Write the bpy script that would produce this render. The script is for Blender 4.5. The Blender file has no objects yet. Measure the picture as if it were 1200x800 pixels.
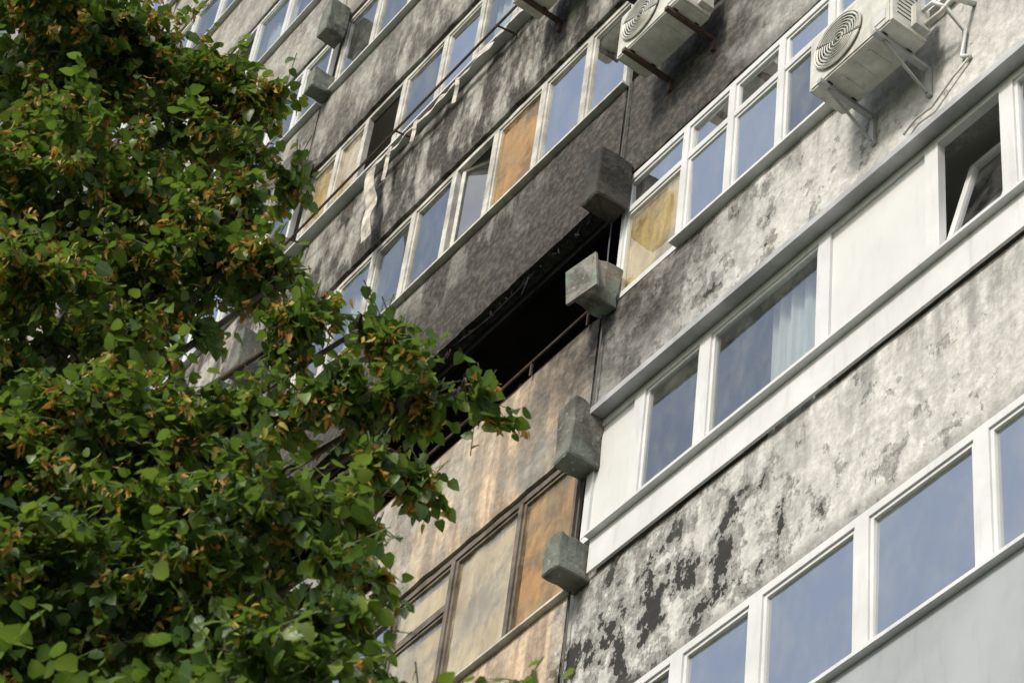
import bpy, math, random, bmesh
import numpy as np
from mathutils import Matrix, Vector, noise
random.seed(4); rng=np.random.default_rng(7)
sc=bpy.context.scene
sc.view_settings.view_transform='Standard'; sc.view_settings.look='None'; sc.view_settings.exposure=0
# ---------------------------------------------------------------- camera
AX=Vector((3100,2800,3130)).normalized(); AZ=Vector((450,3000,-3130)).normalized()
AZ=(AZ-AX*AZ.dot(AX)).normalized(); AY=AZ.cross(AX)
R=Matrix((AX,AY,AZ)); C=Vector((0,-7.5676,1.6))
cam=bpy.data.cameras.new('camera'); co=bpy.data.objects.new('camera',cam); sc.collection.objects.link(co)
co.matrix_world=Matrix.Translation(C)@R.to_4x4(); cam.lens=93.9; cam.clip_end=2000; sc.camera=co
cam.dof.use_dof=True; cam.dof.focus_distance=17.5; cam.dof.aperture_fstop=8
# ---------------------------------------------------------------- light
w=bpy.data.worlds.new('World'); sc.world=w; w.use_nodes=True
nt=w.node_tree; bg=nt.nodes['Background']; sky=nt.nodes.new('ShaderNodeTexSky'); sky.sky_type='NISHITA'; sky.sun_disc=False
sund=Vector((0.20,-0.76,0.62)).normalized()
el=math.asin(sund.z); sky.sun_elevation=el; sky.sun_rotation=math.atan2(sund.x,sund.y)
sky.air_density=1.4; sky.dust_density=3.0; sky.ozone_density=1.5
hs=nt.nodes.new('ShaderNodeHueSaturation'); hs.inputs['Saturation'].default_value=.75
nt.links.new(sky.outputs[0],hs.inputs['Color']); nt.links.new(hs.outputs[0],bg.inputs[0]); bg.inputs[1].default_value=0.15
sl=bpy.data.lights.new('sun','SUN'); so=bpy.data.objects.new('sun',sl); sc.collection.objects.link(so)
sl.energy=3.3; sl.angle=math.radians(10); sl.color=(1,.93,.80)
so.rotation_euler=sund.to_track_quat('Z','Y').to_euler(); so.location=(20,-30,40)
# ---------------------------------------------------------------- material helpers
class NT:
    def __init__(s,name):
        s.m=bpy.data.materials.new(name); s.m.use_nodes=True; s.t=s.m.node_tree; s.b=s.t.nodes['Principled BSDF']; s.out=s.t.nodes['Material Output']
    def n(s,ty,**k):
        x=s.t.nodes.new(ty)
        for a,v in k.items(): setattr(x,a,v)
        return x
    def set(s,inp,v):
        if isinstance(v,bpy.types.NodeSocket): s.t.links.new(v,inp)
        elif isinstance(v,(tuple,list)) and len(v)==3 and inp.type=='RGBA': inp.default_value=(*v,1)
        else: inp.default_value=v
    def math(s,op,a,b=0.0,c=None,clamp=False):
        x=s.n('ShaderNodeMath',operation=op,use_clamp=clamp); s.set(x.inputs[0],a); s.set(x.inputs[1],b)
        if c is not None: s.set(x.inputs[2],c)
        return x.outputs[0]
    def mr(s,v,a,b,c=0.0,d=1.0):
        x=s.n('ShaderNodeMapRange',interpolation_type='SMOOTHSTEP')
        for i,q in enumerate((v,a,b,c,d)): s.set(x.inputs[i],q)
        return x.outputs[0]
    def mix(s,f,a,b,bt='MIX'):
        x=s.n('ShaderNodeMix',data_type='RGBA',blend_type=bt); s.set(x.inputs[0],f); s.set(x.inputs[6],a); s.set(x.inputs[7],b); return x.outputs[2]
    def noise(s,scale,detail=4,rough=.55,vec=None,dist=0.0):
        x=s.n('ShaderNodeTexNoise'); x.inputs['Scale'].default_value=scale; x.inputs['Detail'].default_value=detail
        x.inputs['Roughness'].default_value=rough; x.inputs['Distortion'].default_value=dist
        if vec is not None: s.t.links.new(vec,x.inputs['Vector'])
        return x.outputs[0]
    def pos(s):
        if not hasattr(s,'_p'): s._p=s.n('ShaderNodeTexCoord').outputs['Object']
        return s._p
    def scl(s,v):
        x=s.n('ShaderNodeMapping'); s.t.links.new(s.pos(),x.inputs[0]); x.inputs['Scale'].default_value=v; return x.outputs[0]
    def bump(s,h,strength=.4,dist=.02):
        x=s.n('ShaderNodeBump'); x.inputs['Strength'].default_value=strength; x.inputs['Distance'].default_value=dist
        s.t.links.new(h,x.inputs['Height']); s.t.links.new(x.outputs[0],s.b.inputs['Normal'])
def simple(name,col,rough=.6,metal=0,var=.25,scale=3,bump=0,streak=0):
    q=NT(name); p=q.pos(); n1=q.noise(scale,4,.6,p)
    c=q.mix(q.mr(n1,.3,.7),tuple(x*(1-var) for x in col),tuple(min(1,x*(1+var*.6)) for x in col))
    if streak:
        n2=q.noise(5,4,.65,q.scl((2.5,2.5,.4))); c=q.mix(q.mr(n2,.5,.75,0,streak),c,tuple(x*.45 for x in (col[0],col[1]*.97,col[2]*.92)))
    q.set(q.b.inputs['Base Color'],c); q.b.inputs['Roughness'].default_value=rough; q.b.inputs['Metallic'].default_value=metal
    if bump: q.bump(q.noise(scale*12,3,.6,p),bump,.01)
    return q.m
def concrete():
    q=NT('weathered_concrete'); p=q.pos(); sx=q.n('ShaderNodeSeparateXYZ'); q.t.links.new(p,sx.inputs[0]); x,y,z=sx.outputs
    big=q.noise(.6,2,.5,p); mid=q.noise(1.6,5,.6,p); fine=q.noise(13,5,.75,p)
    streak=q.noise(3.0,5,.62,q.scl((1.8,1.8,.22))); peelN=q.noise(4.0,10,.70,q.scl((1,1,.75))); limeN=q.noise(6.5,8,.8,q.scl((1,1,.7)))
    fr=q.math('FRACT',q.math('DIVIDE',q.math('SUBTRACT',z,2.36),2.79))    # 0 = window sill, .53 = underside of next panel
    right=q.mr(x,-11.75,-11.5)
    c=q.mix(q.mr(mid,.35,.65),(.41,.41,.40),(.52,.52,.51))
    leftc=q.mix(q.mr(mid,.35,.65),(.21,.20,.18),(.36,.35,.32))
    c=q.mix(right,leftc,c)
    c=q.mix(q.math('MULTIPLY',q.mr(streak,.47,.68),.42),c,(.20,.20,.195))
    w1=q.math('MULTIPLY',q.mr(limeN,.48,.58),q.mr(big,.30,.6))
    c=q.mix(q.math('MULTIPLY',w1,q.math('MULTIPLY_ADD',right,.35,.35)),c,(.61,.61,.60))
    def blob(cx,cz,r0,r1,sxx=1.0):
        dx=q.math('MULTIPLY',q.math('SUBTRACT',x,cx),sxx); dz=q.math('SUBTRACT',z,cz)
        d=q.math('SQRT',q.math('ADD',q.math('MULTIPLY',dx,dx),q.math('MULTIPLY',dz,dz)))
        return q.mr(d,r0,r1)
    heavy=blob(-10.7,12.6,2.1,.5,.8)
    heavy2=blob(-10.8,15.6,2.2,.3,.7)
    hv=q.math('MAXIMUM',heavy,q.math('MULTIPLY',heavy2,.65))
    thr=q.math('SUBTRACT',q.math('MULTIPLY_ADD',big,-.26,.725),q.math('MULTIPLY',hv,.115))
    pe=q.mr(peelN,thr,q.math('ADD',thr,.022))
    c=q.mix(q.math('MULTIPLY',pe,.74),c,q.mix(q.mr(fine,.4,.6),(.12,.12,.115),(.25,.248,.24)))
    tb=q.math('ADD',thr,.075); tar=q.math('MULTIPLY',q.mr(peelN,tb,q.math('ADD',tb,.014)),q.mr(hv,.1,.5))
    c=q.mix(tar,c,(.022,.021,.02))
    # dirt washed down from the sills and along lower edges
    dt=q.math('MULTIPLY',q.mr(fr,.75,1.0),q.mr(streak,.40,.6)); c=q.mix(q.math('MULTIPLY',dt,.5),c,(.10,.10,.095))
    c=q.mix(q.math('MULTIPLY',q.mr(fr,.60,.53),.5),c,(.12,.118,.11))
    warm_bounce=q.math('MULTIPLY',q.mr(x,-11.5,-11.9),q.math('MULTIPLY',q.mr(z,16.9,16.4),q.mr(x,-15.5,-12.5)))  # warm bounced sunlight painted into the lower-left parapet colour
    c=q.mix(q.math('MULTIPLY',warm_bounce,q.mr(q.noise(1.7,4,.6,q.scl((1,1,.6))),.36,.6)),c,q.mix(q.mr(streak,.38,.6),(.62,.48,.34),(.28,.22,.17)))
    # smoke: around the burnt loggia and streaking up the floors above
    up=q.math('MULTIPLY',q.mr(z,19.6,17.7),q.mr(z,16.9,17.4)); lx=q.math('MULTIPLY',q.mr(x,-11.0,-12.0),q.mr(x,-19,-16.0))
    s=q.math('MULTIPLY',q.math('MULTIPLY',up,lx),q.math('MULTIPLY_ADD',mid,3.6,-.3))
    s=q.math('MAXIMUM',s,q.math('MULTIPLY',blob(-11.6,17.6,2.1,.7),q.math('MULTIPLY_ADD',mid,3.4,-.1)))
    s=q.math('MAXIMUM',s,q.math('MULTIPLY',blob(-11.3,16.2,1.8,.2),q.math('MULTIPLY_ADD',mid,2.8,-.5)))
    s=q.math('MAXIMUM',s,q.math('MULTIPLY',blob(-11.4,18.8,2.4,.6,.7),q.math('MULTIPLY_ADD',mid,3.2,-.6)))
    s=q.math('MAXIMUM',s,q.math('MULTIPLY',q.math('MULTIPLY',q.mr(z,18.3,17.8),q.mr(z,17.3,17.5)),q.math('MULTIPLY',lx,.94)))
    g3=q.math('MULTIPLY',q.mr(x,-10.6,-12.2),q.mr(z,17.6,18.6)); g3=q.math('MULTIPLY',g3,q.mr(z,28,22))
    smoke=q.noise(1.6,6,.68,q.scl((1.4,1.4,.45)))
    s=q.math('MAXIMUM',s,q.math('MULTIPLY',g3,q.mr(smoke,.41,.54,0,.95)))
    s=q.math('MAXIMUM',q.math('MINIMUM',s,.95),0.0)
    c=q.mix(s,c,q.mix(q.mr(fine,.42,.62),(.014,.013,.012),(.065,.055,.046)))
    c=q.mix(.38,c,q.mix(q.mr(fine,.3,.7),(.2,.2,.2),(.8,.8,.8)),'OVERLAY')
    q.set(q.b.inputs['Base Color'],c); q.b.inputs['Roughness'].default_value=.92
    q.bump(q.math('ADD',fine,q.math('MULTIPLY',pe,-.6)),.5,.012); return q.m
def glass(name,tint,lo,hi,refl=(.95,.97,1),dirt=.22,dcol=(.42,.42,.40)):
    q=NT(name); q.t.nodes.remove(q.b)
    tr=q.n('ShaderNodeBsdfTransparent'); tr.inputs[0].default_value=(*tint,1)
    gl=q.n('ShaderNodeBsdfGlossy'); gl.inputs['Roughness'].default_value=.03; gl.inputs[0].default_value=(*refl,1)
    df=q.n('ShaderNodeBsdfDiffuse'); df.inputs[0].default_value=(*dcol,1)
    n1=q.noise(1.3,2,.5,q.pos()); bp=q.n('ShaderNodeBump'); bp.inputs['Strength'].default_value=.2; bp.inputs['Distance'].default_value=.02
    q.t.links.new(n1,bp.inputs['Height']); q.t.links.new(bp.outputs[0],gl.inputs['Normal'])
    fr=q.n('ShaderNodeLayerWeight'); fr.inputs[0].default_value=.5
    f=q.mr(fr.outputs['Facing'],.2,.95,lo,hi)
    m1=q.n('ShaderNodeMixShader'); q.t.links.new(f,m1.inputs[0]); q.t.links.new(tr.outputs[0],m1.inputs[1]); q.t.links.new(gl.outputs[0],m1.inputs[2])
    d=q.math('MULTIPLY',q.mr(q.noise(4,6,.7,q.scl((1,1,.5))),.35,.8),dirt)
    m2=q.n('ShaderNodeMixShader'); q.t.links.new(d,m2.inputs[0]); q.t.links.new(m1.outputs[0],m2.inputs[1]); q.t.links.new(df.outputs[0],m2.inputs[2])
    q.t.links.new(m2.outputs[0],q.out.inputs[0]); return q.m
def streaky(name,c1,c2,rough=.5,sc=(3,3,.5),c3=None):
    q=NT(name); n1=q.noise(2.5,6,.65,q.scl(sc),.5); c=q.mix(q.mr(n1,.38,.62),c1,c2)
    if c3: c=q.mix(q.mr(q.noise(1.3,6,.7,q.pos()),.46,.58),c,c3)
    q.set(q.b.inputs['Base Color'],c); q.b.inputs['Roughness'].default_value=rough; return q.m
def charm():
    q=NT('soot_charred'); n1=q.noise(1.7,6,.65,q.pos(),.5)
    q.set(q.b.inputs['Base Color'],q.mix(q.mr(n1,.5,.74),(.005,.005,.005),(.045,.027,.017))); q.b.inputs['Roughness'].default_value=.95
    q.bump(q.noise(14,4,.7,q.pos()),.8,.03); return q.m
def blockm(name,k=1.0,g=(.17,.21,.18),gf=.5,lime=.6):
    q=NT(name); p=q.pos(); a=q.noise(4,5,.65,p); b=q.noise(18,4,.7,p); e=q.noise(2.2,3,.5,p)
    c=q.mix(q.mr(a,.38,.62),(.06*k,.06*k,.056*k),(.16*k,.155*k,.14*k)); c=q.mix(q.mr(e,.45,.62,0,gf),c,g); c=q.mix(q.mr(b,.57,.68,0,lime),c,(.32,.32,.29))
    q.set(q.b.inputs['Base Color'],c); q.b.inputs['Roughness'].default_value=.95; q.bump(b,.7,.02); return q.m
def leafm():
    q=NT('linden_leaf'); a=q.n('ShaderNodeAttribute',attribute_name='tint'); t=a.outputs['Fac']
    r=q.n('ShaderNodeValToRGB'); q.t.links.new(t,r.inputs[0]); e=r.color_ramp.elements
    e[0].position=0; e[0].color=(.022,.058,.014,1); e[1].position=1; e[1].color=(.18,.24,.04,1)
    m=e.new(.55); m.color=(.056,.12,.022,1)
    uv=q.n('ShaderNodeUVMap'); sx=q.n('ShaderNodeSeparateXYZ'); q.t.links.new(uv.outputs[0],sx.inputs[0])
    rib=q.mr(q.math('ABSOLUTE',sx.outputs[0]),.05,.0)
    c=q.mix(q.math('MULTIPLY',rib,.4),r.outputs[0],(.17,.24,.07))
    q.set(q.b.inputs['Base Color'],c); q.b.inputs['Roughness'].default_value=.42
    tl=q.n('ShaderNodeBsdfTranslucent'); q.set(tl.inputs[0],q.mix(.5,c,(.20,.33,.03)))
    mx=q.n('ShaderNodeMixShader'); mx.inputs[0].default_value=.42
    q.t.links.new(q.b.outputs[0],mx.inputs[1]); q.t.links.new(tl.outputs[0],mx.inputs[2]); q.t.links.new(mx.outputs[0],q.out.inputs[0]); return q.m
def bractm():
    q=NT('linden_seed_bract'); a=q.n('ShaderNodeAttribute',attribute_name='tint')
    r=q.n('ShaderNodeValToRGB'); q.t.links.new(a.outputs['Fac'],r.inputs[0]); e=r.color_ramp.elements
    e[0].color=(.26,.11,.018,1); e[1].color=(.42,.46,.12,1); m=e.new(.5); m.color=(.50,.27,.045,1)
    q.set(q.b.inputs['Base Color'],r.outputs[0]); q.b.inputs['Roughness'].default_value=.7
    tl=q.n('ShaderNodeBsdfTranslucent'); q.set(tl.inputs[0],r.outputs[0]); mx=q.n('ShaderNodeMixShader'); mx.inputs[0].default_value=.35
    q.t.links.new(q.b.outputs[0],mx.inputs[1]); q.t.links.new(tl.outputs[0],mx.inputs[2]); q.t.links.new(mx.outputs[0],q.out.inputs[0]); return q.m
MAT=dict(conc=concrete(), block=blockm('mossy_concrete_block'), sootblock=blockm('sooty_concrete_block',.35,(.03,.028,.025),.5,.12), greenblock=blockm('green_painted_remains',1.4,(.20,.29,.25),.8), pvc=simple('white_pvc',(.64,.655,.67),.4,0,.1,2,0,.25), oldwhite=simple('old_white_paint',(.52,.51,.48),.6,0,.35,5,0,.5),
 wood=simple('dark_wood_frame',(.13,.11,.09),.7,0,.5,6), metal=simple('zinc_flashing',(.42,.43,.44),.5,.3,.25,3),
 rust=simple('rusty_steel',(.08,.05,.038),.8,0,.5,9), glass=glass('window_glass',(.72,.8,.82),.14,.66),
 glass2=glass('window_glass_reflective',(.5,.58,.62),.5,.98), gold=glass('golden_reflection_glass',(.9,.76,.50),.1,.5,(1,.86,.62),.6,(.44,.35,.21)),  # gold: warm reflection of sunlit walls tinted into the glass colour
 paleglass=glass('pale_reflection_glass',(.92,.88,.75),.1,.6,(1,.97,.9),.5,(.62,.58,.46)),  # paler tint of the same painted-in warm reflection
 room=simple('loggia_wall',(.30,.29,.27),.8,0,.2,1),
 ceil=simple('loggia_ceiling',(.50,.49,.46),.8,0,.15,1), amber=streaky('amber_reflection_sheet',(.76,.53,.22),(.52,.34,.14),.5,(3,3,.5),(.22,.15,.08)),  # amber: sunlit reflection painted on a sheet behind glass, with dirt streaks
 cream=streaky('cream_reflection_sheet',(.76,.66,.42),(.56,.46,.28),.5,(3,3,.5),(.34,.28,.19)), char=charm(), curtain=streaky('curtain_cloth',(.78,.77,.74),(.66,.65,.62),.9,(6,6,.3)),  # cream: paler sunlit reflection painted on a sheet behind glass
 panel=simple('white_sandwich_panel',(.60,.61,.62),.45,0,.08,1.2,0,.15), slate=simple('pale_cladding',(.34,.37,.40),.6,0,.12,1.5,0,.2),
 dark=simple('dark_rubber',(.03,.03,.032),.6,0,.3,4), acw=simple('ac_white_enamel',(.56,.56,.52),.45,0,.22,6,0,.45),
 cloth=simple('torn_cloth',(.50,.47,.42),.9,0,.5,8), leaf=leafm(), bract=bractm(), bark=simple('linden_bark',(.075,.058,.042),.9,0,.5,14,.6), twig=simple('green_twig',(.09,.085,.04),.8,0,.3,14),
 ground=simple('asphalt',(.055,.055,.055),.9,0,.3,.8,.3), pave=simple('pavement',(.22,.21,.20),.9,0,.25,1,.3), grass=simple('grass_soil',(.05,.08,.025),.95,0,.5,1.5,.6))
# ---------------------------------------------------------------- mesh accumulator
def empty(name):
    o=bpy.data.objects.new(name,None); sc.collection.objects.link(o); return o
class Acc:
    def __init__(s): s.d={}
    def g(s,part):
        if part not in s.d: s.d[part]=dict(v=[],f=[],m=[],ms=[])
        return s.d[part]
    def mesh(s,part,mat,v,f):
        g=s.g(part); b=len(g['v'])
        if mat not in g['ms']: g['ms'].append(mat)
        mi=g['ms'].index(mat)
        g['v']+=[tuple(q) for q in v]; g['f']+=[tuple(i+b for i in q) for q in f]; g['m']+=[mi]*len(f)
    def box(s,part,mat,x0,x1,y0,y1,z0,z1,T=None):
        v=[Vector((x,y,z)) for x in(x0,x1) for y in(y0,y1) for z in(z0,z1)]
        if T is not None: v=[T@q for q in v]
        s.mesh(part,mat,v,[(0,1,3,2),(4,6,7,5),(0,4,5,1),(2,3,7,6),(0,2,6,4),(1,5,7,3)])
    def tube(s,part,mat,pts,r,n=6):
        pts=[Vector(p) for p in pts]; v=[];f=[]
        rr=r if isinstance(r,(list,tuple)) else [r]*len(pts)
        for i,p in enumerate(pts):
            d=(pts[min(i+1,len(pts)-1)]-pts[max(i-1,0)]).normalized()
            a=d.cross(Vector((0,0,1)) if abs(d.z)<.9 else Vector((1,0,0))).normalized(); b=d.cross(a)
            for k in range(n):
                t=2*math.pi*k/n; v.append(p+(a*math.cos(t)+b*math.sin(t))*rr[i])
        for i in range(len(pts)-1):
            for k in range(n): f.append((i*n+k,i*n+(k+1)%n,(i+1)*n+(k+1)%n,(i+1)*n+k))
        f.append(tuple(range(n))); f.append(tuple(range((len(pts)-1)*n,len(pts)*n)))
        s.mesh(part,mat,v,f)
    def build(s,parent,smooth=()):
        for part,g in s.d.items():
            m=bpy.data.meshes.new(part); m.from_pydata(g['v'],[],g['f']); 
            for k in g['ms']: m.materials.append(MAT[k])
            m.polygons.foreach_set('material_index',g['m']); m.update()
            if part in smooth: m.polygons.foreach_set('use_smooth',[True]*len(m.polygons))
            o=bpy.data.objects.new(part,m); sc.collection.objects.link(o); o.parent=parent
            bm=bmesh.new(); bm.from_mesh(m); bmesh.ops.recalc_face_normals(bm,faces=bm.faces); bm.to_mesh(m); bm.free()
# ---------------------------------------------------------------- building
B=Acc(); WB=lambda k:13.52+2.79*k; JX=-11.6; BAY=6.2; WH=1.47
J0,J1=-5,2; K0,K1=-4,10
def rough_panel(x0,x1,z0,z1,y0,y1,part='parapets',mat='conc',seed=0):
    nx=max(2,int((x1-x0)/.12)); nz=max(2,int((z1-z0)/.12)); v=[];f=[]
    for i in range(nx+1):
        for j in range(nz+1):
            x=x0+(x1-x0)*i/nx; z=z0+(z1-z0)*j/nz; e=(j in(0,nz))
            n=noise.noise(Vector((x*2.3+seed,z*2.3,0)))*.006+noise.noise(Vector((x*9,z*9,3)))*.004
            zz=z
            if j==0: zz+=max(0,noise.noise(Vector((x*5,z,7))))*.035
            if j==nz: zz-=max(0,noise.noise(Vector((x*5,z,9))))*.02
            v.append((x,y0+n+(.012 if e or i in(0,nx) else 0),zz))
    n0=len(v)
    for i in range(nx):
        for j in range(nz):
            a=i*(nz+1)+j; f.append((a,a+nz+1,a+nz+2,a+1))
    for i in range(nx+1):
        x=x0+(x1-x0)*i/nx; v.append((x,y1,z0)); v.append((x,y1,z1))
    for i in range(nx):
        a=i*(nz+1); c=(i+1)*(nz+1); b0=n0+2*i; b1=n0+2*i+2
        f.append((a,b0,b1,c)); f.append((a+nz,c+nz,b1+1,b0+1)); f.append((b0,b0+1,b1+1,b1))
    B.mesh(part,mat,v,f)
    for xx in(x0,x1): B.box(part,mat,xx-.001,xx+.001,y0+.02,y1-.001,z0+.03,z1-.03)
def chunk(x0,x1,y0,y1,z0,z1,seed,mat='block',amp=1.0):
    bm=bmesh.new(); bmesh.ops.create_cube(bm,size=1)
    bmesh.ops.bevel(bm,geom=bm.edges[:],offset=.035,segments=1,affect='EDGES')
    bmesh.ops.subdivide_edges(bm,edges=bm.edges[:],cuts=3,use_grid_fill=True)
    v=[]
    for q in bm.verts:
        p=Vector((x0+(q.co.x+.5)*(x1-x0),y0+(q.co.y+.5)*(y1-y0),z0+(q.co.z+.5)*(z1-z0)))
        p+=noise.noise_vector(p*4+Vector((seed,0,0)))*.018*amp+noise.noise_vector(p*17)*.012*amp; v.append(p)
    f=[tuple(q.index for q in g.verts) for g in bm.faces]; bm.free(); B.mesh('balcony_blocks',mat,v,f)
def window(x0,x1,z0,z1,mul,fy=.03,style='pvc',fills=None,transom=None,gmat='glass',mw=.1,tset=None):
    P='window_frames'; d=.06
    B.box(P,style,x0,x1,fy,fy+d,z1-.06,z1); B.box(P,style,x0,x1,fy,fy+d,z0,z0+.06)
    xs=[x0]+list(mul)+[x1]
    edges=[]
    for i,m in enumerate(xs):
        a,b=(m,m+mw*.6) if i==0 else ((m-mw*.6,m) if i==len(xs)-1 else (m-mw/2,m+mw/2))
        B.box(P,style,a,b,fy-.003,fy+d-.002,z0+.06,z1-.06); edges.append((a,b))
    for i in range(len(xs)-1):
        a=edges[i][1]; b=edges[i+1][0]; za,zb=z0+.06,z1-.06
        if b-a<.05: continue
        fl=fills[i%len(fills)] if fills else 'g'
        if fl in('open','swing'):
            if fl=='open': T=Matrix.Translation((0,fy+.02,za))@Matrix.Rotation(math.radians(-14),4,'X')@Matrix.Translation((0,-fy-.02,-za))
            else: T=Matrix.Translation((a,fy+.02,0))@Matrix.Rotation(math.radians(random.uniform(14,26)),4,'Z')@Matrix.Rotation(math.radians(random.uniform(-2,1)),4,'Y')@Matrix.Translation((-a,-fy-.02,0))
            s=.055 if fl=='open' else .04
            B.box(P,style,a+.01,b-.01,fy+.02,fy+.06,za,za+s,T); B.box(P,style,a+.01,b-.01,fy+.02,fy+.06,zb-s,zb,T)
            B.box(P,style,a+.01,a+.01+s,fy+.02,fy+.06,za+s,zb-s,T); B.box(P,style,b-.01-s,b-.01,fy+.02,fy+.06,za+s,zb-s,T)
            B.mesh('window_glass','glass',[T@Vector(q) for q in((a+.02,fy+.04,za+.02),(b-.02,fy+.04,za+.02),(b-.02,fy+.04,zb-.02),(a+.02,fy+.04,zb-.02))],[(0,1,2,3)])
            continue
        if fl=='panel':
            B.box('window_panels','panel',a,b,fy+.02,fy+.04,za,zb); continue
        if fl=='gap': continue
        tz=None
        if transom and (tset is None or i in tset): tz=z1-transom; B.box(P,style,a,b,fy+.002,fy+d-.004,tz-.03,tz+.03)
        for (c,e) in ([(za,tz-.03),(tz+.03,zb)] if tz else [(za,zb)]):
            s=.028; sm=style; f2=fl
            if tz and c>tz and style=='pvc': f2='r'
            B.box(P,sm,a,b,fy+.014,fy+.05,c,c+s); B.box(P,sm,a,b,fy+.014,fy+.05,e-s,e)
            B.box(P,sm,a,a+s,fy+.014,fy+.05,c+s,e-s); B.box(P,sm,b-s,b,fy+.014,fy+.05,c+s,e-s)
            t1,t2=random.uniform(-.008,.008),random.uniform(-.008,.008); gy=fy+.033
            gm={'r':'glass2','amber':'gold','cream':'paleglass'}.get(f2,gmat)
            B.mesh('window_glass',gm,[(a+s,gy+t1,c+s),(b-s,gy+t2,c+s),(b-s,gy-t1,e-s),(a+s,gy-t2,e-s)],[(0,1,2,3)])
            if f2 in('amber','cream'):
                B.mesh('window_reflection_sheets',f2,[(a+s*.5,fy+.055,c+s*.5),(b-s*.5,fy+.055,c+s*.5),(b-s*.5,fy+.055,e-s*.5),(a+s*.5,fy+.055,e-s*.5)],[(0,1,2,3)])  # sheet behind the pane carrying the painted warm reflection
        if fl in('c','ch'):
            ca=a if fl=='c' else (a+b)/2-.1; n=60; v=[];f=[]
            for k in range(n+1):
                xx=ca+(b-ca)*k/n; yy=fy+.18+.025*math.sin(xx*48)+.012*math.sin(xx*113)
                v+=[(xx,yy,z0-.2),(xx,yy,z1-.02)]
            for k in range(n): f.append((2*k,2*k+2,2*k+3,2*k+1))
            B.mesh('curtains','curtain',v,f)
styles=[['g','c','g','r','g','cream','g','r','c','g'],['r','g','g','open','c','g','r','g','g','cream'],['g','g','cream','g','r','g','g','c','r','open']]
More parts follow.
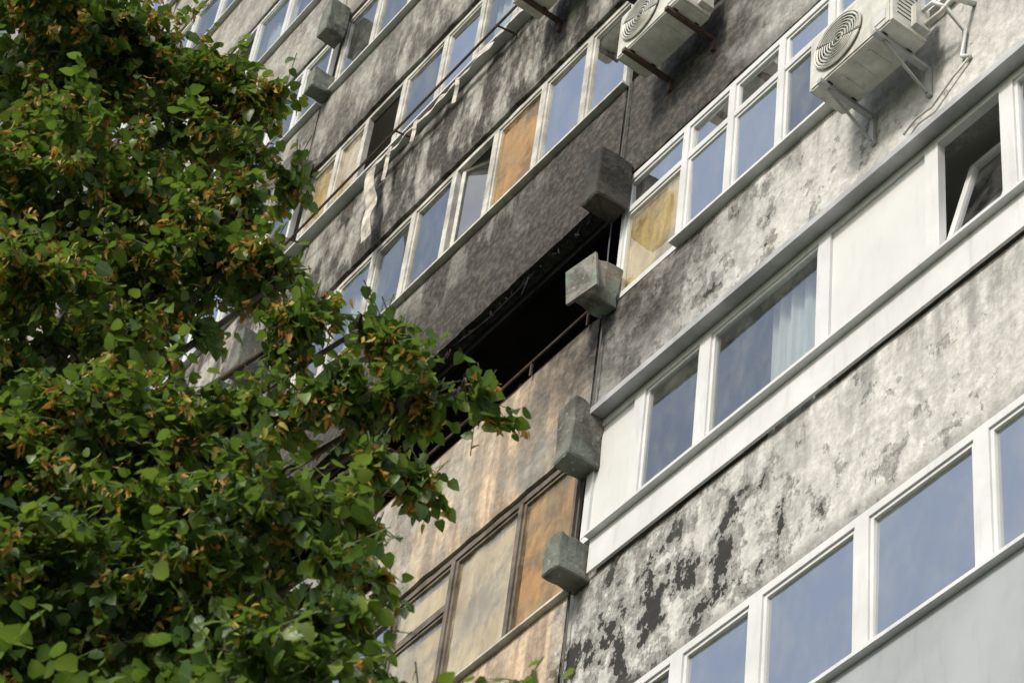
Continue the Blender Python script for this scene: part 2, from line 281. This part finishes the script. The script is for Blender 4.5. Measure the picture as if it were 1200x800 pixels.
for k in range(K0,K1):
    wb=WB(k)
    for j in range(J0,J1):
        xa=JX+BAY*j; xb=xa+BAY; hole=(j==-1 and k==1)
        rm='char' if hole else 'room'; cm='char' if hole else 'ceil'
        B.box('loggia_interiors',rm,xa+.1,xb-.1,1.3,1.4,wb-.95,wb+1.62)
        B.box('loggia_interiors',rm,xa,xa+.098,.15,1.4,wb-1.0,wb+1.62)
        if hole: B.box('loggia_interiors',rm,xb-.1,xb-.002,.16,1.4,wb-1.0,wb+1.62)
        B.box('floor_slabs',cm,xa+.102,xb-.102,.152,1.298,wb+1.60,wb+1.74)
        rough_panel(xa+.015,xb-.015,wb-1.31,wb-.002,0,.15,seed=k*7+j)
        B.box('panel_joints','dark',xa-.02,xa+.02,.03,.149,wb-1.31,wb-.01)
        sd=k*13+j*5
        r1,r2=random.uniform(-.02,.02),random.uniform(-.03,.03)
        if j==0 and k==1:
            chunk(xa+.04,xa+.22,-.27,-.003,wb-.10,wb+.30,sd,'greenblock',1.6)
            B.box('broken_green_panel','greenblock',0,.30,-.012,.012,-.20,.22,Matrix.Translation((xa-.04,-.30,wb+.08))@Matrix.Rotation(math.radians(-9),4,'Y')@Matrix.Rotation(math.radians(12),4,'Z'))
        elif not (j==0 and k==2) : chunk(xa+r1+.05,xa+.23+r1,-.26,-.003,wb-.06,wb+.27,sd)
        chunk(xa-r1+.03,xa+.24-r1,-.29+r2,-.003,wb+1.0,wb+1.57,sd+3,'sootblock' if (j==0 and k in(1,2)) else 'block')
        a,b=xa+.12,xb-.10; top=wb+WH
        if hole: continue
        if j==0 and k==0:
            B.box('sill_aprons','pvc',xa+.25,xb,-.035,-.012,wb,wb+.30); B.box('sill_aprons','pvc',xa+.25,xb,-.09,.02,wb+.302,wb+.33)
            window(xa+.12,b,wb+.33,top,[-10.92,-10.2,-8.97,-7.95,-7.28,-6.3],fy=-.03,fills=['panel','g','ch','panel','open','r','g'],mw=.12)
            B.box('roof_flashings','metal',xa+.22,xb,-.13,-.005,top+.01,top+.03); B.box('roof_flashings','metal',xa+.22,xb,-.142,-.1315,top-.01,top+.05)
        elif j==0 and k==-1:
            window(xa+.12,b,wb+.40,top,[-10.85,-10.27,-9.52,-8.58,-7.6,-6.5],fy=-.02,fills=['r','g','r','r','r','r','g'],mw=.12)
            B.box('sill_aprons','pvc',xa+.25,xb,-.08,.02,wb+.37,wb+.398)
            B.box('sill_aprons','slate',xa+.25,xb,-.03,-.012,wb-.75,wb+.368)
        elif j==0 and k==1:
            window(xa+.12,b,wb+.03,top,[-10.71,-10.16,-9.58,-9.02,-8.4,-7.8,-7.2,-6.5],fy=.02,fills=['cream','r','r','g','g','r','r','g','r'],transom=.42,mw=.07)
            B.box('sill_aprons','pvc',xa+.9,xb,-.07,.02,wb+.002,wb+.03)
        elif j==-1 and k==0:
            window(a,b,wb+.02,top,[-16.4,-15.2,-14.1,-13.28,-12.42],fy=.04,style='wood',fills=['g','cream','r','cream','cream','amber'],transom=.5,mw=.05,tset=[0,1,2,3])
            B.box('sill_aprons','oldwhite',xa+.2,xb,-.04,.03,wb+.0,wb+.02)
        elif j==-1 and k==2:
            window(a,b,wb+.03,top,[-17,-16.4,-15.75,-15.08,-14.41,-13.75,-13.02,-12.34],fy=.05,style='oldwhite',fills=['g','g','c','g','g','swing','amber','r','r'],mw=.08)
            B.box('sill_aprons','oldwhite',xa+.2,xb,-.05,.03,wb+.0,wb+.028)
        elif j==-1 and k==3:
            window(a,b,wb+.03,top,[-17.12,-16.57,-15.87,-15.12,-14.46,-13.8,-13.1,-12.4],fy=.05,style='oldwhite',fills=['cream','cream','gap','g','r','c','g','r','r'],mw=.08)
            B.box('sill_aprons','pvc',xa+.2,xb,-.10,.03,wb+.0,wb+.028)
        else:
            n=random.choice([7,8,9]); st=random.choice(['pvc','oldwhite','pvc']); 
            window(a,b,wb+.03,top,[a+(b-a)*i/n for i in range(1,n)],fy=.04,style=st,fills=styles[(k*3+j)%3],mw=.08)
            B.box('sill_aprons','pvc',xa+.2,xb,-.06,.03,wb+.0,wb+.028)
XL,XR=JX+BAY*J0,JX+BAY*J1; ZT=WB(K1)-1.31
B.box('main_block','room',XL,XR,1.41,12,0,ZT+1)
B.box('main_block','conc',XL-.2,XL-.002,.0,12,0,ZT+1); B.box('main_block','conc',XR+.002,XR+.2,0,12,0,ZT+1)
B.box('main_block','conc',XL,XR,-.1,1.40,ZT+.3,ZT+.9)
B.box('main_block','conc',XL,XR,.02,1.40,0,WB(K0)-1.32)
wb=WB(1)
B.tube('burnt_railing','rust',[(-17.6,-.02,wb+.10),(-14.5,-.03,wb+.085),(-13,-.025,wb+.10),(-11.75,-.02,wb+.13)],.014,6)
B.tube('burnt_railing','rust',[(-17.6,.03,wb+.012),(-14.5,.03,wb+.02),(-11.7,.03,wb+.012)],.016,6)
for i in range(9):
    x=-17.5+i*.72; B.box('burnt_railing','rust',x,x+.018,-.03,-.012,wb-.04,wb+.09)
for i in range(22):
    x=random.uniform(-17,-12); B.tube('burnt_debris','char',[(x,.2,wb),(x+random.uniform(-.2,.3),.3,wb+random.uniform(.15,.6))],random.uniform(.008,.022),5)
B.box('burnt_debris','char',-17.7,-11.8,.16,.2,wb+1.40,wb+1.598)
for i in range(46):   # charred remains of the frame hanging along the lintel
    x=random.uniform(-17.2,-11.8); l=random.uniform(.03,.2)*random.random()+.03; B.tube('burnt_debris','char',[(x,.06,wb+1.50),(x+random.uniform(-.03,.03),.055,wb+1.49-l*.5),(x+random.uniform(-.09,.09),.05,wb+1.48-l)],[.014,.010,.004],5)
B.tube('burnt_debris','char',[(-13.9,.06,wb+1.47),(-13.35,.05,wb+1.38),(-12.7,.07,wb+1.46)],.011,5)
wb=WB(3)
def strip(pts,wd,part='torn_cloth_strip'):
    v=[];f=[]
    for i,(x,y,z,dx,dy,dz) in enumerate(pts):
        v+=[(x,y,z),(x+dx*wd,y+dy*wd,z+dz*wd)]
        if i: f.append((2*i-2,2*i-1,2*i+1,2*i))
    B.mesh(part,'cloth',v,f)
pts=[]
for i in range(60):
    t=i/59
    x=-13.2-2.7*t; nz=noise.noise(Vector((t*9,2,1))); z=wb-.06-.10*math.sin(t*3)-.12*t*t+.05*nz; pts.append((x,-.13+.04*noise.noise(Vector((t*14,0,0))),z,.2*nz,.2,1+.8*noise.noise(Vector((t*17,5,0)))))
strip(pts,.085)
pts=[]
for i in range(30):
    t=i/29; pts.append((-15.9+.22*t+.03*noise.noise(Vector((t*3,1,1))),-.15+.03*noise.noise(Vector((t*3,3,3))),wb-.2-1.25*t,1,.25*noise.noise(Vector((t*3,7,7))),0))
strip(pts,.17)
for (dx,l) in((.35,.5),(.8,.32),(1.5,.4)):
    pts=[(-15.9+dx+.03*noise.noise(Vector((t*.3,dx,1))),-.14,wb-.12-l*t/9,1,.3,0) for t in range(10)]; strip(pts,.05)
B.tube('clothes_rail','rust',[(-17.4,-.22,wb-.15),(-14.5,-.24,wb-.19),(-12,-.22,wb-.14)],.014,5)
for x in(-17.2,-15.3,-13.6,-12.2): B.tube('clothes_rail','rust',[(x,0,wb-.1),(x,-.24,wb-.16)],.012,5)
B.tube('facade_cables','dark',[(-11.52+.02*math.sin(z*2.1),-.035,z) for z in np.arange(2,40,.5)],.007,4)
bld=empty('apartment_building'); B.build(bld)
# ---------------------------------------------------------------- air conditioners
def aircon(x0,z0,y1=-.16,w=.82,h=.56,d=.31,cable=True):
    A=Acc(); y0=y1-d
    bm=bmesh.new(); bmesh.ops.create_cube(bm,size=1); bmesh.ops.bevel(bm,geom=bm.edges[:],offset=.03,segments=2,affect='EDGES')
    A.mesh('casing','acw',[(x0+(q.co.x+.5)*w,y0+(q.co.y+.5)*d,z0+(q.co.z+.5)*h) for q in bm.verts],[tuple(q.index for q in f.verts) for f in bm.faces]); bm.free()
    cx,cz,r=x0+w*.37,z0+h*.5,.225; n=40
    v=[(cx,y0-.004,cz)]+[(cx+r*math.cos(2*math.pi*i/n),y0-.004,cz+r*math.sin(2*math.pi*i/n)) for i in range(n)]
    A.mesh('fan_grille','dark',v,[(0,1+(i+1)%n,1+i) for i in range(n)])
    for rr in(.228,.205,.18,.155,.13,.105,.08,.05):
        A.tube('fan_grille','acw',[(cx+rr*math.cos(2*math.pi*i/n),y0-.018,cz+rr*math.sin(2*math.pi*i/n)) for i in range(n+1)],.0055 if rr<.2 else .009,5)
    for i in range(16):
        t=2*math.pi*i/16; A.tube('fan_grille','acw',[(cx+.03*math.cos(t),y0-.012,cz+.03*math.sin(t)),(cx+.226*math.cos(t),y0-.012,cz+.226*math.sin(t))],.003,4)
    for i in range(4):
        t=math.pi/2*i+.4; A.mesh('fan_blades','metal',[(cx,y0-.007,cz),(cx+.18*math.cos(t),y0-.007,cz+.18*math.sin(t)),(cx+.18*math.cos(t+.6),y0-.007,cz+.18*math.sin(t+.6))],[(0,1,2)])
    A.box('front_label','panel',x0+w*.80,x0+w*.93,y0-.006,y0+.01,z0+h*.12,z0+h*.3)
    for i in range(7): A.box('side_vents','dark',x0+w-.003,x0+w+.003,y0+.05,y1-.08,z0+.12+i*.045,z0+.127+i*.045)
    for i in range(5): A.box('base_ribs','acw',x0+.1+i*.14,x0+.125+i*.14,y0+.06,y1-.06,z0-.006,z0+.003)
    A.box('valve_cover','acw',x0+w+.001,x0+w+.05,y1-.14,y1-.02,z0+.06,z0+.28)
    for bx in(x0+.12,x0+w-.16):
        A.box('wall_bracket','rust' if not cable else 'metal',bx,bx+.04,y0-.03,-.005,z0-.045,z0-.008)
        L=.30 if cable else .16
        A.box('wall_bracket','rust' if not cable else 'metal',bx,bx+.04,-.035,-.004,z0-L,z0-.046)
        if cable: A.tube('wall_bracket','metal',[(bx+.02,-.04,z0-L+.02),(bx+.02,y0+.06,z0-.05)],.012,5)
        A.box('feet','dark',bx-.01,bx+.05,y0+.03,y0+.07,z0-.0075,z0+.004); A.box('feet','dark',bx-.01,bx+.05,y1-.07,y1-.03,z0-.0075,z0+.004)
    if cable:
        s=x0+w+.05; zz=z0+.16
        A.tube('refrigerant_pipe','pvc',[(s-.02,y1-.08,zz+.08),(s+.10,y1-.08,zz+.07),(s+.17,y1-.04,zz-.02),(s+.17,-.03,zz-.12),(s+.13,-.02,zz-.35),(s+.2,-.02,zz-.42)],.018,7)
        A.tube('refrigerant_pipe','acw',[(s-.02,y1-.05,zz-.04),(s+.14,y1-.05,zz-.06),(s+.22,y1-.02,zz+.05),(s+.24,0,zz+.12)],.022,7)
        A.tube('drain_hose','acw',[(s+.2,-.02,zz-.42),(s+.05,-.03,zz-.5),(s-.15,-.03,zz-.62),(s-.3,-.03,zz-.60),(s-.42,-.03,zz-.66)],.009,6)
    e=empty('air_conditioner'); A.build(e,smooth=('refrigerant_pipe','drain_hose'))
aircon(-8.66,15.80); aircon(-11.09,18.54,cable=False); aircon(-12.95,21.2,cable=False)
# ---------------------------------------------------------------- ground
def sheet(name,mat,x0,x1,y0,y1,z):
    m=bpy.data.meshes.new(name); m.from_pydata([(x0,y0,z),(x1,y0,z),(x1,y1,z),(x0,y1,z)],[],[(0,1,2,3)]); m.materials.append(MAT[mat])
    o=bpy.data.objects.new(name,m); sc.collection.objects.link(o)
sheet('ground','grass',-600,600,-600,600,0); sheet('pavement','pave',-60,30,-3,0,.02)
G=Acc(); e=empty('road'); G.box('asphalt','ground',-60,30,-15,-9.2,-.05,.006); G.box('kerb','pave',-60,30,-9.2,-9.05,-.05,.13); G.build(e)
# ---------------------------------------------------------------- trees
shape=np.array([(0,0,0),(0,.48,0),(0,1.0,-.10),(-.30,-.02,.05),(-.44,.28,.09),(-.27,.70,.03),(.30,-.02,.05),(.44,.28,.09),(.27,.70,.03)])
faces=np.array([(0,1,4,3),(1,2,5,4),(0,6,7,1),(1,7,8,2)])
def build_leaves(name,mat,P,A,N,S,tint,wscale=1.0):
    n=len(P); A/=np.linalg.norm(A,axis=1)[:,None]; N=N-(N*A).sum(1)[:,None]*A; N/=np.linalg.norm(N,axis=1)[:,None]; W=np.cross(A,N)
    sh=shape.copy(); sh[:,0]*=wscale
    V=P[:,None,:]+S[:,None,None]*(sh[None,:,0,None]*W[:,None,:]+sh[None,:,1,None]*A[:,None,:]+sh[None,:,2,None]*N[:,None,:])
    curl=rng.uniform(-.25,.15,n); V+= (S[:,None]*curl[:,None]*(sh[None,:,1]**2))[:,:,None]*N[:,None,:]
    F=(faces[None]+9*np.arange(n)[:,None,None]).reshape(-1,4)
    m=bpy.data.meshes.new(name); m.vertices.add(n*9); m.vertices.foreach_set('co',V.reshape(-1)); m.loops.add(F.size); m.loops.foreach_set('vertex_index',F.reshape(-1))
    m.polygons.add(len(F)); m.polygons.foreach_set('loop_start',np.arange(0,F.size,4)); m.polygons.foreach_set('loop_total',np.full(len(F),4))
    m.update(calc_edges=True); m.validate()
    m.attributes.new('tint','FLOAT','FACE').data.foreach_set('value',np.repeat(tint,4).astype(np.float32))
    uv=m.uv_layers.new(name='UVMap'); base=shape[:,:2]; uvv=np.tile(base[faces].reshape(-1,2),(n,1)); uv.data.foreach_set('uv',uvv.reshape(-1).astype(np.float32))
    m.polygons.foreach_set('use_smooth',np.ones(len(F),bool))
    m.materials.append(MAT[mat]); o=bpy.data.objects.new(name,m); sc.collection.objects.link(o); return o
arr=lambda l:np.array([tuple(q) for q in l],float)
def make_tree(name,base,top,clumps,radii,lsz=1.0,trunk_r=.24,coarse=1.15):
    T=Acc(); n=len(radii); T.tube('trunk','bark',radii_pts(base,top,n),[r*trunk_r for r in radii],10)
    shoots=[]
    for (c,r,den,bp,fine) in clumps:
        s=base.lerp(top,min(.95,max(.25,(c.z-1.5)/top.z*.85)))
        m=s.lerp(c,.5)+Vector((random.uniform(-.2,.2),random.uniform(-.2,.2),.25))
        T.tube('limbs','bark',[s,s.lerp(m,.5)+Vector((0,0,.08)),m,m.lerp(c,.5)+Vector((0,0,.1)),c],[.055,.042,.03,.02,.011],6)
        n=int(8+1370*r*r*den); tufts=[]
        for i in range(max(3,int(n/16))):
            while True:
                u=Vector((random.uniform(-1,1),random.uniform(-1,1),random.uniform(-1,1)))
                if .1<u.length<1: break
            tufts.append(c+Vector((u.x*r,u.y*max(r,.3)*1.2,u.z*r))*(u.length**-.35)*.9)
        for i in range(n):
            tc=random.choice(tufts); off=Vector((random.gauss(0,1),random.gauss(0,1),random.gauss(0,.7)))*min(.11,r*.35)*(1 if fine else 2.5)
            e=tc+off; u=(e-c).normalized(); L=random.uniform(.14,.30)*(1 if fine else 1.6)
            dr=(u*.6+off.normalized()*.5+Vector((0,0,-.25))+Vector((random.gauss(0,.3),random.gauss(0,.3),random.gauss(0,.25)))).normalized()
            shoots.append((e-dr*L,e,dr,L,fine,bp))
        for i in range(5):
            u=Vector((random.gauss(0,1),random.gauss(0,1),random.gauss(0,1))).normalized()
            T.tube('limbs','bark',[c,c+u*r*.4+Vector((0,0,.04)),c+u*r*.75],[.010,.006,.003],4)
    P=[];A=[];N=[];S=[];Ti=[];BP=[];BA=[];BN=[];BS=[];BT=[]
    for (a,b,dr,L,v,bp) in shoots:
        if v: T.tube('twigs','twig',[a,(a+b)/2+Vector((0,0,.012)),a.lerp(b,.92)],[.003,.0022,.0013],3)
        side=dr.cross(Vector((0,0,1)));
        if side.length<.1: side=Vector((1,0,0))
        side.normalize(); nl=random.randint(5,7); sg=1; st=random.gauss(.42,.22); ss=random.uniform(.72,1.15)
        if not v: nl=4
        for i in range(nl):
            t=.1+.9*i/(nl-1); sg=-sg; p=a.lerp(b,t)
            ax=(dr*(.5+.6*t)+side*sg*(.9-.5*t)+Vector((0,0,-.55))+Vector((random.gauss(0,.25),random.gauss(0,.25),random.gauss(0,.25))))
            nn=Vector((0,-.15,1))+side*sg*.25+Vector((random.gauss(0,.5),random.gauss(0,.5),random.gauss(0,.25)))
            sz=random.uniform(.045,.08)*(1-.25*abs(t-.6))*lsz*ss
            if not v: sz*=coarse
            P.append(p);A.append(ax);N.append(nn);S.append(sz);Ti.append(min(1,max(0,st+random.gauss(0,.16)+(.25 if i==nl-1 else 0))))
        if random.random()<bp:
            for q in range(random.randint(1,2)):
                p0=a.lerp(b,random.uniform(.4,1.08))+Vector((0,0,.01))
                hd=Vector((random.gauss(0,.5),random.gauss(0,.5),-1)).normalized()
                tb=random.random()
                for i in range(random.randint(3,6)):
                    BP.append(p0+hd*.03+Vector((random.gauss(0,.016),random.gauss(0,.016),random.gauss(0,.014)))); BA.append(hd+Vector((random.gauss(0,.5),random.gauss(0,.5),random.gauss(0,.3))))
                    BN.append(Vector((random.gauss(0,1),random.gauss(0,1),random.gauss(0,.5)))); BS.append(random.uniform(.026,.052)); BT.append(min(1,max(0,tb*.7+random.uniform(0,.35))))
    tree=empty(name); T.build(tree,smooth=('trunk','limbs'))
    o=build_leaves('leaves','leaf',arr(P),arr(A),arr(N),np.array(S),np.array(Ti)); o.parent=tree
    if BP: o=build_leaves('seed_bracts','bract',arr(BP),arr(BA),arr(BN),np.array(BS),np.array(BT),.5); o.parent=tree
def radii_pts(a,b,n):
    return [a.lerp(b,i/(n-1))+Vector((.12*math.sin(i*1.3),.1*math.sin(i*2.1),0)) for i in range(n)]
# crown lobes in world centimetres (-x,-y,z), with radius (m) and share of seed clusters
LB='08195501145079350911500779488111407664681119075745810870789518102607684831042075446110470771520092907624910968074846309970733443099207034450935068842409390682433089006644060896065439109020660420085007124490884072748908450646465078006234410767066649007420733517080906895110720059946807020586481066205964460727053045606250513428063208656371091083659709250762571075406195210596053848205740867614128206965880617'
LR=[.622,.330,.302,.169,.134,.535,.276,.146,.445,.292,.204,.096,.167,.146,.208,.128,.081,.142,.251,.413,.316,.142,.413,.483,.442,.206,.262,.079,.176,.118,.775,.732,.692,.557,.351,.774,.597]
LS=[.9,.9,1,1,1,.85,.95,1,.75,.85,1,1,1,1,1,1,1,1,.95,.75,.35,.8,.4,.6,.5,.2,.15,.4,.2,.1]+[0]*7
clumps=[]
for i in range(37):
    q=LB[i*11:i*11+11]; f=i<30
    clumps.append((Vector((-int(q[:4])/100,-int(q[4:7])/100,int(q[7:])/100)),LR[i],1.35 if f else .5,LS[i]*.66,f))
make_tree('linden_tree',Vector((-9.6,-5.6,0)),Vector((-9.2,-5.4,11.5)),clumps,[1,.8,.68,.56,.42,.28,.12])
cl2=[]
for i in range(22):
    z=random.uniform(8,20.6); rr=1.7*(1-((z-13)/9.5)**2)**.5 if abs(z-13)<9.4 else .4
    t=random.uniform(0,6.28); cl2.append((Vector((-18.5+rr*math.cos(t),-8.2+rr*.8*math.sin(t),z)),random.uniform(.5,.85),.24,0,False))
make_tree('poplar_tree',Vector((-18.5,-8.2,0)),Vector((-18.4,-8.1,18.5)),cl2,[1,.85,.7,.6,.45,.3,.12],1.1,.32,1.5)
